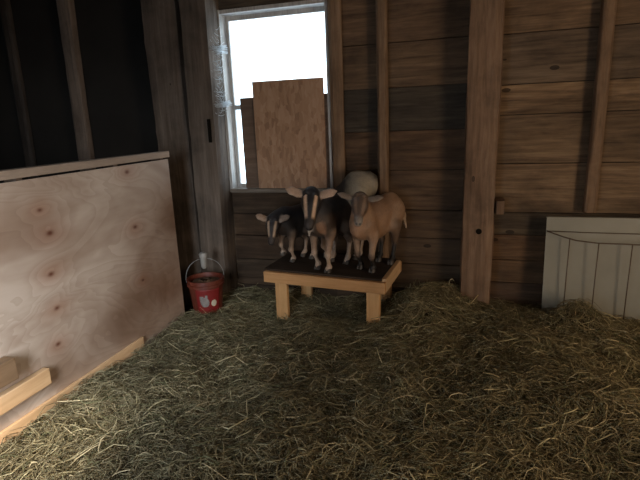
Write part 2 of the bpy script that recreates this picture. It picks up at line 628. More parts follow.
sections = [(0.02, 2.75, sR, tR), (WX1, 0.02, sC, tC), (WX0, WX1, sW, tW), (WX0, WX1, sT, [T(.5, .55, .6)]),
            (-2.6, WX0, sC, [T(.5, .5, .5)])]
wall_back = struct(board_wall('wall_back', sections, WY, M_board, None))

struct(box('wall_left', -5.3, -5.15, -2.0, 4.1, -0.3, 3.0, M_bayshade, bevel=0))
bay_sheet = box('bay_shade_sheet', -5.14, -2.62, WY - 0.012, WY + 0.025, -0.1, 2.86, M_bayshade, bevel=0)  # dark sheet added where the neighbouring bay lies in shade
tag(bay_sheet, 'black sheet imitating the shade behind the studs beyond the plywood partition', 'shade sheet')
struct(box('ceiling', -5.3, 2.9, -2.0, 4.1, 2.87, 3.0, M_darkstud, bevel=0))
struct(box('floor', -5.3, 2.9, -2.0, 4.1, -0.3, -0.14, M_dirt, bevel=0))


def wall_with_hole(name, axis, c0, c1, a0, a1, h0, h1, z1, mat):
    bm = bmesh.new()
    for (a, b, za, zb) in ((a0, h0, -0.3, 3.0), (h1, a1, -0.3, 3.0), (h0, h1, z1, 3.0), (h0, h1, -0.3, -0.05)):
        if axis == 'x':
            add_box(bm, c0, c1, a, b, za, zb)
        else:
            add_box(bm, a, b, c0, c1, za, zb)
    return struct(from_bm(name, bm, mat))


wall_with_hole('wall_right', 'x', 2.6, 2.72, -2.0, 3.98, 0.4, 1.5, 2.05, M_stud)
wall_with_hole('wall_front', 'y', -0.9, -0.78, -5.2, 2.7, -1.7, -0.8, 2.0, M_stud)

bm = bmesh.new()   # unseen box added outside the stall doorway to keep sky light out
add_box(bm, 4.1, 4.2, -2.0, 2.4, -0.3, 3.0)
add_box(bm, 2.72, 4.2, -2.1, -2.0, -0.3, 3.0)
add_box(bm, 2.72, 4.2, 2.3, 2.4, -0.3, 3.0)
add_box(bm, 2.72, 4.2, -2.1, 2.4, 2.87, 3.0)
add_box(bm, 2.72, 4.2, -2.1, 2.4, -0.3, -0.14)
struct(from_bm('wall_sky_block', bm, M_stud))

# ------------------------------------------------------------------ window
win = struct(empty('window_1', (0, 0, 0)))
bm = bmesh.new()   # outer jamb frame with thin face strips
add_box(bm, WX0 - 0.0, WX0 + 0.028, WY - 0.035, WY + 0.15, WZ0, WZ1)
add_box(bm, WX1 - 0.022, WX1, WY - 0.03, WY + 0.15, WZ0, WZ1)
add_box(bm, WX0 + 0.028, WX1 - 0.022, WY - 0.02, WY + 0.15, WZ1 - 0.03, WZ1)
from_bm('window_frame', bm, M_frame, win, bevel=0.002)
bm = bmesh.new()   # sash, set back in the frame
ys = WY + 0.055
add_box(bm, WX0 + 0.034, WX0 + 0.062, ys, ys + 0.03, WZ0 + 0.03, WZ1 - 0.035)
add_box(bm, WX1 - 0.045, WX1 - 0.024, ys, ys + 0.03, WZ0 + 0.03, WZ1 - 0.035)
add_box(bm, WX0 + 0.062, WX1 - 0.045, ys, ys + 0.03, WZ1 - 0.075, WZ1 - 0.035)
add_box(bm, WX0 + 0.062, WX1 - 0.045, ys, ys + 0.03, WZ0 + 0.03, WZ0 + 0.065)
add_box(bm, WX0 + 0.062, WX1 - 0.045, ys, ys + 0.035, 1.62, 1.66)
from_bm('sash', bm, M_frame, win, bevel=0.002)
box('glass_pane', WX0 + 0.06, WX1 - 0.043, ys + 0.012, ys + 0.016, WZ0 + 0.06, WZ1 - 0.07, M_glass, win, bevel=0)
bm = bmesh.new()
add_box(bm, WX0 - 0.01, WX1 + 0.01, WY - 0.05, WY + 0.15, WZ0 + 0.0, WZ0 + 0.032)
from_bm('window_sill', bm, M_sill, win, bevel=0.003)
hewn('window_casing', -1.068, -0.965, WY - 0.055, WY - 0.005, 0.80, 2.86, M_stud, win, amp=0.003, seed=21)

osb = box('strand_board_panel', -1.742, -1.128, WY - 0.028, WY - 0.014, 0.95, 1.835, M_osb, bevel=0.001)
osb.data.transform(Matrix.Translation((0, 0, 0)))
tag(osb, 'tan strand board covering the lower half of the window', 'board')
dkb = box('board', -1.872, -1.0975, WY - 0.010, WY + 0.01, 0.95, 1.712, M_brownbd, bevel=0.002)
tag(dkb, 'dark brown board in the window, lower than and behind the tan strand board', 'board')

# ------------------------------------------------------------------ posts and studs
p = hewn('timber_post', -0.038, 0.188, 3.74, 3.955, -0.13, 2.86, M_post, amp=0.009, seed=2, lean=(0.006, 0))
tag(p, 'broad hewn wooden post standing free right of the goats', 'post')
bm = bmesh.new()
mt = Matrix.Translation((0.088, 3.736, 0.655)) @ Matrix.Rotation(math.pi / 2, 4, 'X')
bmesh.ops.create_cone(bm, cap_ends=True, segments=14, radius1=0.021, radius2=0.021, depth=0.012, matrix=mt)
hole = from_bm('peg_hole', bm, M_black, p)  # flat black disc paints the shade inside the hole; nothing is cut
hole['label'] = 'black disc as the shade of a round peg hole'
hole2 = hewn('wood_cleat', 0.198, 0.262, 3.745, 3.945, 0.785, 0.882, M_post, amp=0.003, seed=9)
tag(hole2, 'short wooden block nailed beside the broad post above the lower boards', 'wood block')

p = hewn('timber_post', -2.62, -2.29, 3.76, 3.955, -0.13, 2.86, M_postgrey, amp=0.007, seed=3)
tag(p, 'wide grey timber post at the end of the plywood partition, left of the corner pair', 'post')
p = hewn('timber_post', -2.275, -2.03, 3.72, 3.955, -0.13, 2.86, M_postgrey, amp=0.007, seed=4, lean=(0.012, 0))
tag(p, 'grey timber post behind the red bucket, directly left of the window', 'post')
for z0, z1 in ((1.36, 1.55),):
    mo = box('mortise', -2.075, -2.045, 3.712, 3.722, z0, z1, M_black, p, bevel=0.002)  # black strip on the post face paints the shade in the slot
    mo['label'] = 'black strip as the shade of a mortise slot'

for (xa, xb, m, seed, yd, lab, ln) in (
        (-0.695, -0.615, M_stud, 11, 0.085, 'narrow wall stud between the window and the broad post', 0.0),
        (0.80, 0.885, M_stud, 12, 0.095, 'narrow wall stud above the white metal panel, right of the broad post', 0.0),
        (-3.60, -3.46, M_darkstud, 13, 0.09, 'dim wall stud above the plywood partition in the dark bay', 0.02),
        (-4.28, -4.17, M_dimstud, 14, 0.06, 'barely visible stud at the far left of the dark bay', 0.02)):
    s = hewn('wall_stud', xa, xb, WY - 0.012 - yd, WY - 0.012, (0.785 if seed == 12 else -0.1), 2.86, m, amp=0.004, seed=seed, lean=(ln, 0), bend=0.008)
    tag(s, lab, 'stud')

# ------------------------------------------------------------------ plywood partition
PX = -2.2
part = empty('stall_partition', (PX, 1.8, -0.12))
tag(part, 'low stall partition of knotty plywood with a pine top rail, left of the hay', 'partition')
part_children = []
for ob in (
        box('plywood_panel', PX - 0.018, PX, -0.77, 3.29, -0.10, 1.262, M_ply, None, bevel=0.001),
        box('top_rail', PX - 0.06, PX + 0.012, -0.77, 3.30, 1.276, 1.322, M_railY, None, bevel=0.004),
        box('kick_board', PX + 0.001, PX + 0.020, -0.77, 2.72, -0.12, 0.056, M_pineY, None, bevel=0.003)):
    part_children.append(ob)
for k, yy in enumerate((0.2, 1.0, 1.98, 2.72, 3.24)):
    part_children.append(box('partition_stud', PX - 0.10, PX - 0.019, yy - 0.02, yy + 0.02, -0.12, 1.274, M_darkstud, None, bevel=0.002))
for ob in part_children:
    ob.data.transform(Matrix.Translation((-PX, -1.8, 0.12)))
    ob.parent = part
# plywood texture uses object coordinates: keep the mesh of the sheet in room coordinates
ob = part_children[0]
ob.data.transform(Matrix.Translation((PX, 1.8, -0.12)))
ob.location = (-PX, -1.8, 0.12)

b1 = box('batten', PX + 0.003, PX + 0.046, 0.4, 1.895, 0.158, 0.250, M_pineY, None, bevel=0.004)
tag(b1, 'pale pine batten fixed low on the plywood partition, at the left edge', 'batten')
b2 = box('wood_block', PX + 0.003, PX + 0.075, 1.50, 1.69, 0.305, 0.42, M_brownY, None, bevel=0.004)
tag(b2, 'brown block of wood on the plywood above the pine batten, at the left edge', 'wood block')


# ------------------------------------------------------------------ hay
def gs(x, y, cx, cy, sx, sy, a):
    return a * np.exp(-((x - cx) / sx) ** 2 - ((y - cy) / sy) ** 2)


def hay_h(x, y):
    x = np.asarray(x, float)
    y = np.asarray(y, float)
    z = 0.075 * (vnoise(x * 2.8, y * 2.8, 1) - 0.5) + 0.055 * (vnoise(x * 6.5, y * 6.5, 2) - 0.5) + 0.026 * (vnoise(x * 19, y * 19, 3) - 0.5)
    z = z * np.clip((x + 2.3) / 0.7, 0.35, 1.0)
    z += gs(x, y, -0.28, 3.5, 0.28, 0.5, 0.11) + gs(x, y, 0.75, 3.52, 0.17, 0.17, 0.17) + gs(x, y, 0.3, 3.3, 0.9, 0.6, 0.07)
    z += gs(x, y, -0.15, 3.8, 0.35, 0.25, 0.10) + gs(x, y, 0.35, 2.6, 0.45, 0.35, 0.05)
    z += gs(x, y, -1.95, 3.75, 0.4, 0.3, 0.02)
    z += gs(x, y, -1.15, 3.5, 0.55, 0.45, -0.04)
    return z - 0.02


HX0, HX1, HY0, HY1 = -2.17, 2.55, -0.5, 3.93
nx, ny = 236, 222
gx = np.linspace(HX0, HX1, nx)
gy = np.linspace(HY0, HY1, ny)
GX, GY = np.meshgrid(gx, gy)
GZ = hay_h(GX, GY) - 0.012
bv = np.stack([GX, GY, GZ], -1).reshape(-1, 3)
ii = (np.arange(ny - 1)[:, None] * nx + np.arange(nx - 1)[None]).reshape(-1)
bf = np.stack([ii, ii + 1, ii + nx + 1, ii + nx], -1)

NS = 85000
NB = 5   # stations per stem
# sample roots, denser near the camera's field
rx = rng.uniform(HX0 + 0.01, 2.2, NS * 3)
ry = rng.uniform(0.9, HY1, NS * 3)
keep = (rx < (ry * 0.36 + 0.25)) & (rx > -(ry * 1.1 + 0.9))
rx, ry = rx[keep][:NS], ry[keep][:NS]
ns = len(rx)
clump = vnoise(rx * 4.3, ry * 4.3, 11)
ang = 2 * math.pi * vnoise(rx * 2.0, ry * 2.0, 12) * 1.3 + rng.normal(0, 0.9, ns)
length = rng.gamma(4.0, 0.028, ns).clip(0.03, 0.32)
curv = rng.normal(0, 5.0, ns)
pitch = rng.normal(0.02, 0.16, ns) + (rng.random(ns) < 0.05) * rng.uniform(0.1, 0.6, ns)
lift = rng.uniform(0.0, 0.022, ns) + 0.06 * np.clip(clump - 0.5, 0, 1) * rng.random(ns)
big = rng.random(ns) < 0.07
width = rng.uniform(0.0010, 0.0026, ns) * (1 + big * 0.6)
length = length * (1 + big * 0.5)
t = np.linspace(-0.5, 0.5, NB)[None, :]
th = ang[:, None] + curv[:, None] * t * length[:, None] * 2
st = length[:, None] / (NB - 1)
dx = np.cos(th) * st
dy = np.sin(th) * st
X = rx[:, None] + np.cumsum(dx, 1) - dx.sum(1, keepdims=True) / 2
Y = ry[:, None] + np.cumsum(dy, 1) - dy.sum(1, keepdims=True) / 2
X = np.where((Y < 3.35), np.clip(X, PX + 0.026, None), np.clip(X, -2.24, None))
Y = np.clip(Y, None, 3.925)
blend = hay_h(X, Y) * 0.6 + hay_h(rx, ry)[:, None] * 0.4
arch = (rng.normal(0.0, 0.018, ns))[:, None] * (1 - 4 * t ** 2)
Z = blend + lift[:, None] + np.tan(pitch)[:, None] * t * length[:, None] + arch
Z = np.maximum(Z, hay_h(X, Y) - 0.03)
# crossed ribbon: triangular section of three points
nxp = -np.sin(th)
nyp = np.cos(th)
w = width[:, None] * (1 - 1.6 * t ** 2)
roll = rng.uniform(0, 2 * math.pi, ns)[:, None]
P = np.zeros((ns, NB, 3, 3), np.float32)
for k in range(3):
    a = roll + 2 * math.pi * k / 3
    P[:, :, k, 0] = X + nxp * np.cos(a) * w
    P[:, :, k, 1] = Y + nyp * np.cos(a) * w
    P[:, :, k, 2] = Z + np.sin(a) * w
sv = P.reshape(-1, 3)
base = (np.arange(ns) * NB * 3)[:, None, None]
seg = (np.arange(NB - 1) * 3)[None, :, None]
kk = np.arange(3)[None, None, :]
k2 = (kk + 1) % 3
a0 = base + seg + kk
a1 = base + seg + k2
sf = np.stack([a0, a1, a1 + 3, a0 + 3], -1).reshape(-1, 4)

pal = np.array([(0.19, 0.175, 0.115), (0.26, 0.24, 0.16), (0.33, 0.31, 0.21), (0.12, 0.10, 0.06), (0.42, 0.40, 0.28), (0.17, 0.185, 0.11), (0.56, 0.51, 0.37)])
pr = np.array([0.26, 0.24, 0.14, 0.17, 0.05, 0.12, 0.02])
ci = np.where(big & (rng.random(ns) < 0.6), np.where(rng.random(ns) < 0.3, 6, 4), rng.choice(len(pal), ns, p=pr))
cc = pal[ci] * np.array([[0.84, 0.79, 0.68]]) * rng.uniform(0.75, 1.2, (ns, 1)) * (0.72 + 0.5 * vnoise(rx * 2.2, ry * 2.2, 31))[:, None]
# stems turn slightly warmer in colour towards the right
br = np.clip((rx + 1.0) / 1.2, 0, 1)[:, None]
cc = cc * (1 - br * np.array([[-0.10, -0.03, 0.08]]))
ccv = np.repeat(cc, NB * 3, axis=0)

nvb = len(bv)
allv = np.concatenate([bv, sv]).astype(np.float32)
allf = np.concatenate([bf, sf + nvb]).astype(np.int32)
me = bpy.data.meshes.new('hay_bed')
me.vertices.add(len(allv))
me.vertices.foreach_set('co', allv.reshape(-1))
me.loops.add(len(allf) * 4)
me.loops.foreach_set('vertex_index', allf.reshape(-1))
me.polygons.add(len(allf))
me.polygons.foreach_set('loop_start', np.arange(len(allf), dtype=np.int32) * 4)
mi = np.ones(len(allf), np.int32)
mi[:len(bf)] = 0
me.materials.append(M_haybase)
me.materials.append(M_hay)
me.polygons.foreach_set('material_index', mi)
me.polygons.foreach_set('use_smooth', np.ones(len(allf), bool))
me.update(calc_edges=True)
ca = me.color_attributes.new('tone', 'FLOAT_COLOR', 'POINT')
cfull = np.ones((len(allv), 4), np.float32)
cfull[:nvb, :3] = 0.05
cfull[nvb:, :3] = ccv
ca.data.foreach_set('color', cfull.reshape(-1))
hay = bpy.data.objects.new('hay_bed', me)
COL.objects.link(hay)
tag(hay, 'deep bed of loose greenish brown hay covering the stall floor', 'hay', kind='stuff')

# ------------------------------------------------------------------ table (low platform)
# local frame: x along the front edge, y away from the camera, z up; origin at front left corner of the top
TL = Vector((-1.503, 3.395, 0.383))
TR = Vector((-0.538, 3.315, 0.369))
ux = (TR - TL).normalized()
TW = (TR - TL).length
back = Vector((-0.52, 3.80, 0.376)) - TR
uz = ux.cross(back).normalized()
uy = uz.cross(ux).normalized()
TD = 0.485
tm = Matrix((ux, uy, uz)).transposed().to_4x4()
tm.translation = TL
table = empty('low_platform')
table.matrix_world = tm
tag(table, 'low pine platform with a dark soiled top that the goats stand on', 'platform')


def tpt(x, y, z=0.0):
    return tm @ Vector((x, y, z))


box('platform_top', -0.006, TW - 0.030, -0.004, TD + 0.036, -0.004, 0.012, M_tabletop, table, bevel=0.002)
for nm, (xa, xb, ya, yb), m in (('front_apron', (0, TW, -0.036, 0.0), M_pineX), ('back_apron', (0, TW, TD, TD + 0.036), M_pineX),
                                ('side_apron', (TW - 0.034, TW, 0.002, TD - 0.002), M_pineY), ('side_apron', (0, 0.034, 0.002, TD - 0.002), M_pineY)):
    hgt = 0.090
    # the top edge stands just proud of the plywood
    bmx = bmesh.new()
    if nm == 'side_apron':
        add_box(bmx, xa, xb, ya, yb, -hgt, 0.014 if xa > 0.3 else -0.005)
    else:
        add_box(bmx, xa, xb, ya, yb, -hgt, -0.005)
    from_bm(nm, bmx, m, table, bevel=0.004)
for (lx, ly) in ((0.075, 0.004), (TW - 0.150, 0.004), (0.10, TD - 0.045), (TW - 0.17, TD - 0.045)):
    lg = box('leg', lx, lx + 0.100, ly - 0.0, ly + 0.04, -0.50, -0.018, M_pineZ, table, bevel=0.004)

# ------------------------------------------------------------------ goats
def smin(a, b, k):
    h = np.maximum(k - np.abs(a - b), 0) / k
    return np.minimum(a, b) - h * h * k * 0.25


class Sdf:
    def __init__(self, lo, hi, h=0.006):
        self.h = h
        self.lo = np.array(lo, float)
        self.n = np.ceil((np.array(hi) - self.lo) / h).astype(int) + 1
        self.f = np.full(self.n, 0.1, np.float32)
        self.prims = []

    def cone(self, a, b, ra, rb, k=0.03, flat=None, col=None):
        a = np.array(a, float)
        b = np.array(b, float)
        R = max(ra, rb) + 0.05
        lo = np.maximum(((np.minimum(a, b) - R - self.lo) / self.h).astype(int), 0)
        hi = np.minimum(((np.maximum(a, b) + R - self.lo) / self.h).astype(int) + 2, self.n)
        if (hi <= lo).any():
            return
        g = [self.lo[i] + self.h * np.arange(lo[i], hi[i]) for i in range(3)]
        Pp = np.stack(np.meshgrid(*g, indexing='ij'), -1)
        d = self.dist(Pp, a, b, ra, rb, flat)
        s = tuple(slice(lo[i], hi[i]) for i in range(3))
        self.f[s] = smin(self.f[s], d, k)
        self.prims.append((a, b, ra, rb, flat, col))

    @staticmethod
    def dist(Pp, a, b, ra, rb, flat):
        ab = b - a
        L2 = max(ab @ ab, 1e-9)
        t = np.clip(((Pp - a) @ ab) / L2, 0, 1)
        v = Pp - a - t[..., None] * ab
        if flat is not None:
            nrm, fac = flat
            nrm = np.array(nrm, float)
            nrm = nrm / np.linalg.norm(nrm)
            v = v + (v @ nrm)[..., None] * nrm * (1 / fac - 1)
        return np.linalg.norm(v, axis=-1) - (ra + t * (rb - ra))

    def mesh(self):
        f = self.f
        n = self.n
        ins = f < 0
        c = np.zeros(n - 1, int)
        for i in (0, 1):
            for j in (0, 1):
                for k in (0, 1):
                    c += ins[i:n[0] - 1 + i, j:n[1] - 1 + j, k:n[2] - 1 + k]
        act = (c > 0) & (c < 8)
        idx = np.full(n - 1, -1)
        idx[act] = np.arange(act.sum())
        cells = np.argwhere(act)
        acc = np.zeros((len(cells), 3))
        cnt = np.zeros(len(cells))
        cs = [(i, j, k) for i in (0, 1) for j in (0, 1) for k in (0, 1)]
        for p0 in cs:
            for ax in range(3):
                if p0[ax] == 1:
                    continue
                p1 = list(p0)
                p1[ax] = 1
                q0 = cells + p0
                q1 = cells + p1
                f0 = f[q0[:, 0], q0[:, 1], q0[:, 2]]
                f1 = f[q1[:, 0], q1[:, 1], q1[:, 2]]
                cr = (f0 < 0) != (f1 < 0)
                t = np.where(cr, f0 / np.where(cr, f0 - f1, 1), 0)
                pt = np.array(p0)[None] + 0.0 * acc
                pt = pt.astype(float)
                pt[:, ax] += t
                acc += pt * cr[:, None]
                cnt += cr
        V = (cells + acc / cnt[:, None]) * self.h + self.lo
        quads = []
        for ax in range(3):
            o1, o2 = [a for a in range(3) if a != ax]
            sl0 = [slice(1, -1)] * 3
            sl1 = [slice(1, -1)] * 3
            sl0[ax] = slice(0, n[ax] - 1)
            sl1[ax] = slice(1, n[ax])
            A = ins[tuple(sl0)]
            B = ins[tuple(sl1)]
            e = np.argwhere(A != B)
            if len(e) == 0:
                continue
            inside_first = A[e[:, 0], e[:, 1], e[:, 2]]
            e = e.copy()
            e[:, o1] += 1
            e[:, o2] += 1
            def cell(d1, d2):
                q = e.copy()
                q[:, o1] -= d1
                q[:, o2] -= d2
                return idx[q[:, 0], q[:, 1], q[:, 2]]
            q = np.stack([cell(1, 1), cell(0, 1), cell(0, 0), cell(1, 0)], -1)
            flip = inside_first if ax != 1 else ~inside_first
            q[~flip] = q[~flip][:, ::-1]
            quads.append(q)
        Q = np.concatenate(quads)
        return V, Q[(Q >= 0).all(1)]


def vn(v):
    v = np.array(v, float)
    return v / np.linalg.norm(v)


def goat(label, loc, heading, s, coat, head_pos, head_dir, head_up, ears, feet_f, feet_h, tail=None, beard=False, slope=0.0, length=1.0, headscale=1.0, neckr=0.040, lower=0.0,
         withers=(0.15, 0, 0.40), knee_f=None):
    """heading: angle of the goat's forward axis (radians). Local frame: +x forward, z up.
    head_pos/dir/up and feet in WORLD coordinates so each pose can be set where the animal stands."""
    root = empty('goat', loc, (0, 0, heading))
    ch, sh = math.cos(-heading), math.sin(-heading)
    L0 = np.array(loc)

    def W2L(p):
        p = np.array(p, float) - L0
        return np.array([ch * p[0] - sh * p[1], sh * p[0] + ch * p[1], p[2]])

    def D2L(p):
        p = np.array(p, float)
        return np.array([ch * p[0] - sh * p[1], sh * p[0] + ch * p[1], p[2]])
    fl = [W2L(f) for f in feet_f]
    hl = [W2L(f) for f in feet_h]
    hp = W2L(head_pos)
    hf = vn(D2L(head_dir))
    hu = D2L(head_up)
    hlat = vn(np.cross(hu, hf))
    hn = vn(np.cross(hf, hlat))
    pts = np.array(fl + hl + [hp + hf * 0.25 * s])
    lo = np.minimum(pts.min(0), [-0.36 * s, -0.17 * s, 0]) - 0.14
    hi = np.maximum(pts.max(0), [0.36 * s, 0.17 * s, 0.56 * s]) + 0.14
    lo[2] = min(0, pts[:, 2].min()) - 0.04
    S = Sdf(lo, hi, 0.0065)
    c = coat
    lat = ((0, 1, 0), 0.66)

    def P3(x, y, z):
        return np.array([x * s * length, y * s, (z + slope * x) * s])
    # trunk
    S.cone(P3(.14, 0, .33), P3(0.0, 0, .322), .100 * s, .116 * s, .05, lat, c['side'])
    S.cone(P3(.0, 0, .322), P3(-.17, 0, .345), .116 * s, .095 * s, .05, lat, c['side'])
    S.cone(P3(.13, 0, .385), P3(-.15, 0, .39), .062 * s, .062 * s, .05, None, c['back'])
    S.cone(P3(-.15, 0, .375), P3(-.22, 0, .345), .088 * s, .070 * s, .05, lat, c['rump'])
    S.cone(P3(.17, 0, .35), P3(.195, 0, .325), .074 * s, .046 * s, .05, lat, c['chest'])
    # neck
    poll = hp
    nb = P3(*withers)
    S.cone(nb, nb * 0.45 + poll * 0.55, .064 * s, neckr * 1.18 * s, .05, None, c['neck'])
    S.cone(nb * 0.45 + poll * 0.55, poll - hn * 0.01 * s - hf * 0.005, neckr * 1.18 * s, neckr * s, .04, None, c['neck'])
    S.cone(P3(.19, 0, .335), nb * 0.4 + poll * 0.6 - hn * .02 * s, .050 * s, neckr * .85 * s, .05, None, c['chest'])
    # front legs
    for i, side in enumerate((1, -1)):
        f = fl[i]
        shd = P3(.145, .058 * side, .33)
        elb = P3(.125, .068 * side, .265)
        top = elb
        kn = (top * 0.44 + f * 0.56) + np.array([0.022 * s, 0, 0.0])
        if knee_f and knee_f[i] is not None:
            kn = W2L(knee_f[i])
        fet = kn * 0.22 + f * 0.78 + np.array([-0.006 * s, 0, 0.008])
        S.cone(shd, elb, .055 * s, .042 * s, .04, lat, c['side'])
        S.cone(elb, kn, .030 * s, .0180 * s, .03, None, c['fore'])
        S.cone(kn, kn + np.array([0, 0, -0.004]), .0220 * s, .0205 * s, .012, None, c['knee'])
        S.cone(kn, fet, .0140 * s, .0125 * s, .012, None, c['cannon'])
        S.cone(fet, f + np.array([0.012 * s, 0, .028]), .0195 * s, .0185 * s, .012, None, c['foot'])
    for i, side in enumerate((1, -1)):
        f = hl[i]
        hip = P3(-.165, .05 * side, .34)
        stf = P3(-.105, .072 * side, .27)
        hock = np.array([f[0] - .035 * s, f[1] * 0.85 + stf[1] * 0.15, f[2] + .155 * s])
        fet = np.array([f[0] - .012 * s, f[1], f[2] + .045 * s])
        S.cone(hip, stf, .075 * s, .052 * s, .04, lat, c['rump'])
        S.cone(stf, hock, .046 * s, .021 * s, .03, None, c['thigh'])
        S.cone(hock, fet, .0160 * s, .0130 * s, .012, None, c['cannon_h'])
        S.cone(fet, f + np.array([0.010 * s, 0, .028]), .0195 * s, .0185 * s, .012, None, c['foot'])
    # tail
    if tail is not None:
        tb = P3(-.27, 0, .385)
        tl = D2L(tail)
        S.cone(tb + P3(.03, 0, 0), tb + tl * 0.55, .024 * s, .020 * s, .02, None, c['tail'])
        S.cone(tb + tl * 0.55, tb + tl, .020 * s, .007 * s, .02, None, c['tail'])
    # head
    q = s * headscale

    def Hd(a, b, cc_):
        return hp + hf * a * q + hlat * b * q + hn * cc_ * q
    S.cone(Hd(0, 0, 0), Hd(.065, 0, -.004), .044 * q, .045 * q, .03, None, c['head'])
    S.cone(Hd(.06, 0, -.002), Hd(.165, 0, -.012), .040 * q, .0235 * q, .03, None, c['face'])
    S.cone(Hd(.165, 0, -.012), Hd(.185, 0, -.016), .0235 * q, .020 * q, .012, (hlat, 1.15), c['muzzle'])
    S.cone(Hd(.05, 0, -.042), Hd(.165, 0, -.030), .027 * q, .014 * q, .02, None, c['jaw'])
    for sd in (1, -1):
        S.cone(Hd(.045, .034 * sd, .016), Hd(.07, .034 * sd, .014), .019 * q, .016 * q, .015, None, c['face'])   # brow
        S.cone(Hd(.0, .022 * sd, .03), Hd(.006, .024 * sd, .044), .014 * q, .008 * q, .02, None, c['head'])      # horn buds
        e = ears[0 if sd == 1 else 1]
        ev = vn(hf * e[0] + hlat * e[1] * sd + hn * e[2])
        en = vn(np.cross(ev, np.cross(hn, ev)) + hf * (-0.15))
        b0 = Hd(.010, .034 * sd, .002)
        S.cone(b0, b0 + ev * .04 * q, .015 * q, .026 * q, .015, (en, 0.5), c['ear'])
        S.cone(b0 + ev * .04 * q, b0 + ev * .078 * q, .026 * q, .026 * q, .01, (en, 0.36), c['ear'])
        S.cone(b0 + ev * .078 * q, b0 + ev * .110 * q, .026 * q, .007 * q, .01, (en, 0.36), c['ear'])
    if beard:
        S.cone(Hd(.165, 0, -.045), Hd(.21, 0, -.085), .016 * q, .005 * q, .012, None, c['beard'])
    V, Q = S.mesh()
    # coat colour from the nearest body region, plus facial markings
    ws = np.zeros(len(V))
    hw = np.zeros(len(V))
    colr = np.zeros((len(V), 3))
    for (a, b, ra, rb, fl_, cl) in S.prims:
        d = Sdf.dist(V, a, b, ra, rb, fl_)
        w_ = np.exp(-np.clip(d, -0.01, 1) / 0.006)
        ws += w_
        if any(cl is c[k_] for k_ in ('ear', 'face', 'muzzle', 'jaw')):
            hw += w_
        colr += w_[:, None] * np.array(cl)
    colr /= ws[:, None]
    nh = 1 - hw / ws
    # dorsal darkening as a coat marking (saddle)
    if 'saddle' in c:
        fz = np.clip((V[:, 2] - 0.385 * s) / (0.04 * s), 0, 1) * (V[:, 0] < 0.22 * s) * (V[:, 0] > c.get('saddle_from', -0.4) * s) * nh
        colr = colr * (1 - fz[:, None]) + fz[:, None] * np.array(c['saddle'])
    if 'split' in c:   # colour change along the trunk
        xs, cf = c['split']
        fz = np.clip((V[:, 0] - xs * s) / (0.05 * s) + 0.8 * (vnoise(V[:, 0] * 30 + 9, V[:, 2] * 30 + 9, 5) - 0.5) + 0.5, 0, 1) * (V[:, 2] > 0.22 * s) * nh
        colr = colr * (1 - fz[:, None]) + fz[:, None] * np.array(cf)
    if 'chestmark' in c:
        (cy, cz, ry_, rz_), cm = c['chestmark']
        dd = ((V[:, 1] - cy * s) / (ry_ * s)) ** 2 + ((V[:, 2] - cz * s) / (rz_ * s)) ** 2
        dd = dd * (0.6 + 1.2 * vnoise(V[:, 1] * 45 + 30, V[:, 2] * 28 + 5, 17))
        fz = np.clip(1.4 - dd, 0, 1) * (V[:, 0] > 0.12 * s) * nh
        colr = colr * (1 - fz[:, None]) + fz[:, None] * np.array(cm)
    rel = (V - hp) / q
    hfv, hlv, hnv = rel @ hf, rel @ hlat, rel @ hn
    onh = (hfv > 0.02) & (hfv < 0.22) & (np.abs(hlv) < 0.065) & (np.abs(hnv) < 0.09)
    if 'stripe' in c:
        cen = 0.030 - 0.10 * np.clip(hfv - 0.03, 0, 0.13)
        fz = np.clip(1.6 - np.abs(np.abs(hlv) - cen) / 0.0075, 0, 1) * onh * (hnv > -0.03) * np.clip((0.15 - hfv) / 0.02, 0, 1)
        colr = colr * (1 - fz[:, None]) + fz[:, None] * np.array(c['stripe'])
    # nostrils and mouth line
    for sd in (1, -1):
        dd = np.sqrt((hfv - .2) ** 2 + (hlv - .011 * sd) ** 2 + (hnv + .006) ** 2)
        fz = np.clip(1.5 - dd / 0.008, 0, 1) * onh
        colr = colr * (1 - fz[:, None]) + fz[:, None] * 0.01
    fz = np.clip(1.3 - np.abs(hnv + 0.032) / 0.004, 0, 1) * onh * (hfv > 0.13) * 0.7
    colr = colr * (1 - fz[:, None]) + fz[:, None] * 0.02
    me = bpy.data.meshes.new('body')
    me.from_pydata(V.tolist(), [], Q.tolist())
    me.polygons.foreach_set('use_smooth', [True] * len(me.polygons))
    ca = me.color_attributes.new('coat', 'FLOAT_COLOR', 'POINT')
    cf = np.ones((len(V), 4), np.float32)
    cf[:, :3] = colr
    ca.data.foreach_set('color', cf.reshape(-1))
    ob = link('body', me, M_coat, root)
    md = ob.modifiers.new('smooth', 'SMOOTH')
    md.factor = 0.5
    md.iterations = 2
    # eyes
    for sd in (1, -1):
        bm = bmesh.new()
        bmesh.ops.create_uvsphere(bm, u_segments=12, v_segments=8, radius=0.0115 * q, matrix=Matrix.Translation(Vector(Hd(.062, .0345 * sd, .012))))
        from_bm('eye', bm, M_eye, root, smooth=True)
    # cloven hooves
    for f in fl + hl:
        bm = bmesh.new()
        for sd in (1, -1):
            g = bmesh.ops.create_cone(bm, cap_ends=True, segments=10, radius1=0.0135 * s, radius2=0.0115 * s, depth=0.03)
            for v in g['verts']:
                v.co.x = v.co.x * 1.5 + 0.006 - (0.008 if v.co.z > 0 else 0)
                v.co += Vector((f[0] + 0.012 * s, f[1] + 0.0105 * s * sd, f[2] + 0.016))
        from_bm('hoof', bm, M_horn, root, bevel=0.003)
    tag(root, label, 'goat', 'young goats standing on the platform')
    return root


DK = (0.016, 0.015, 0.017)
BR = (0.05, 0.032, 0.022)
TAN = (0.30, 0.19, 0.12)
PALE = (0.42, 0.31, 0.23)


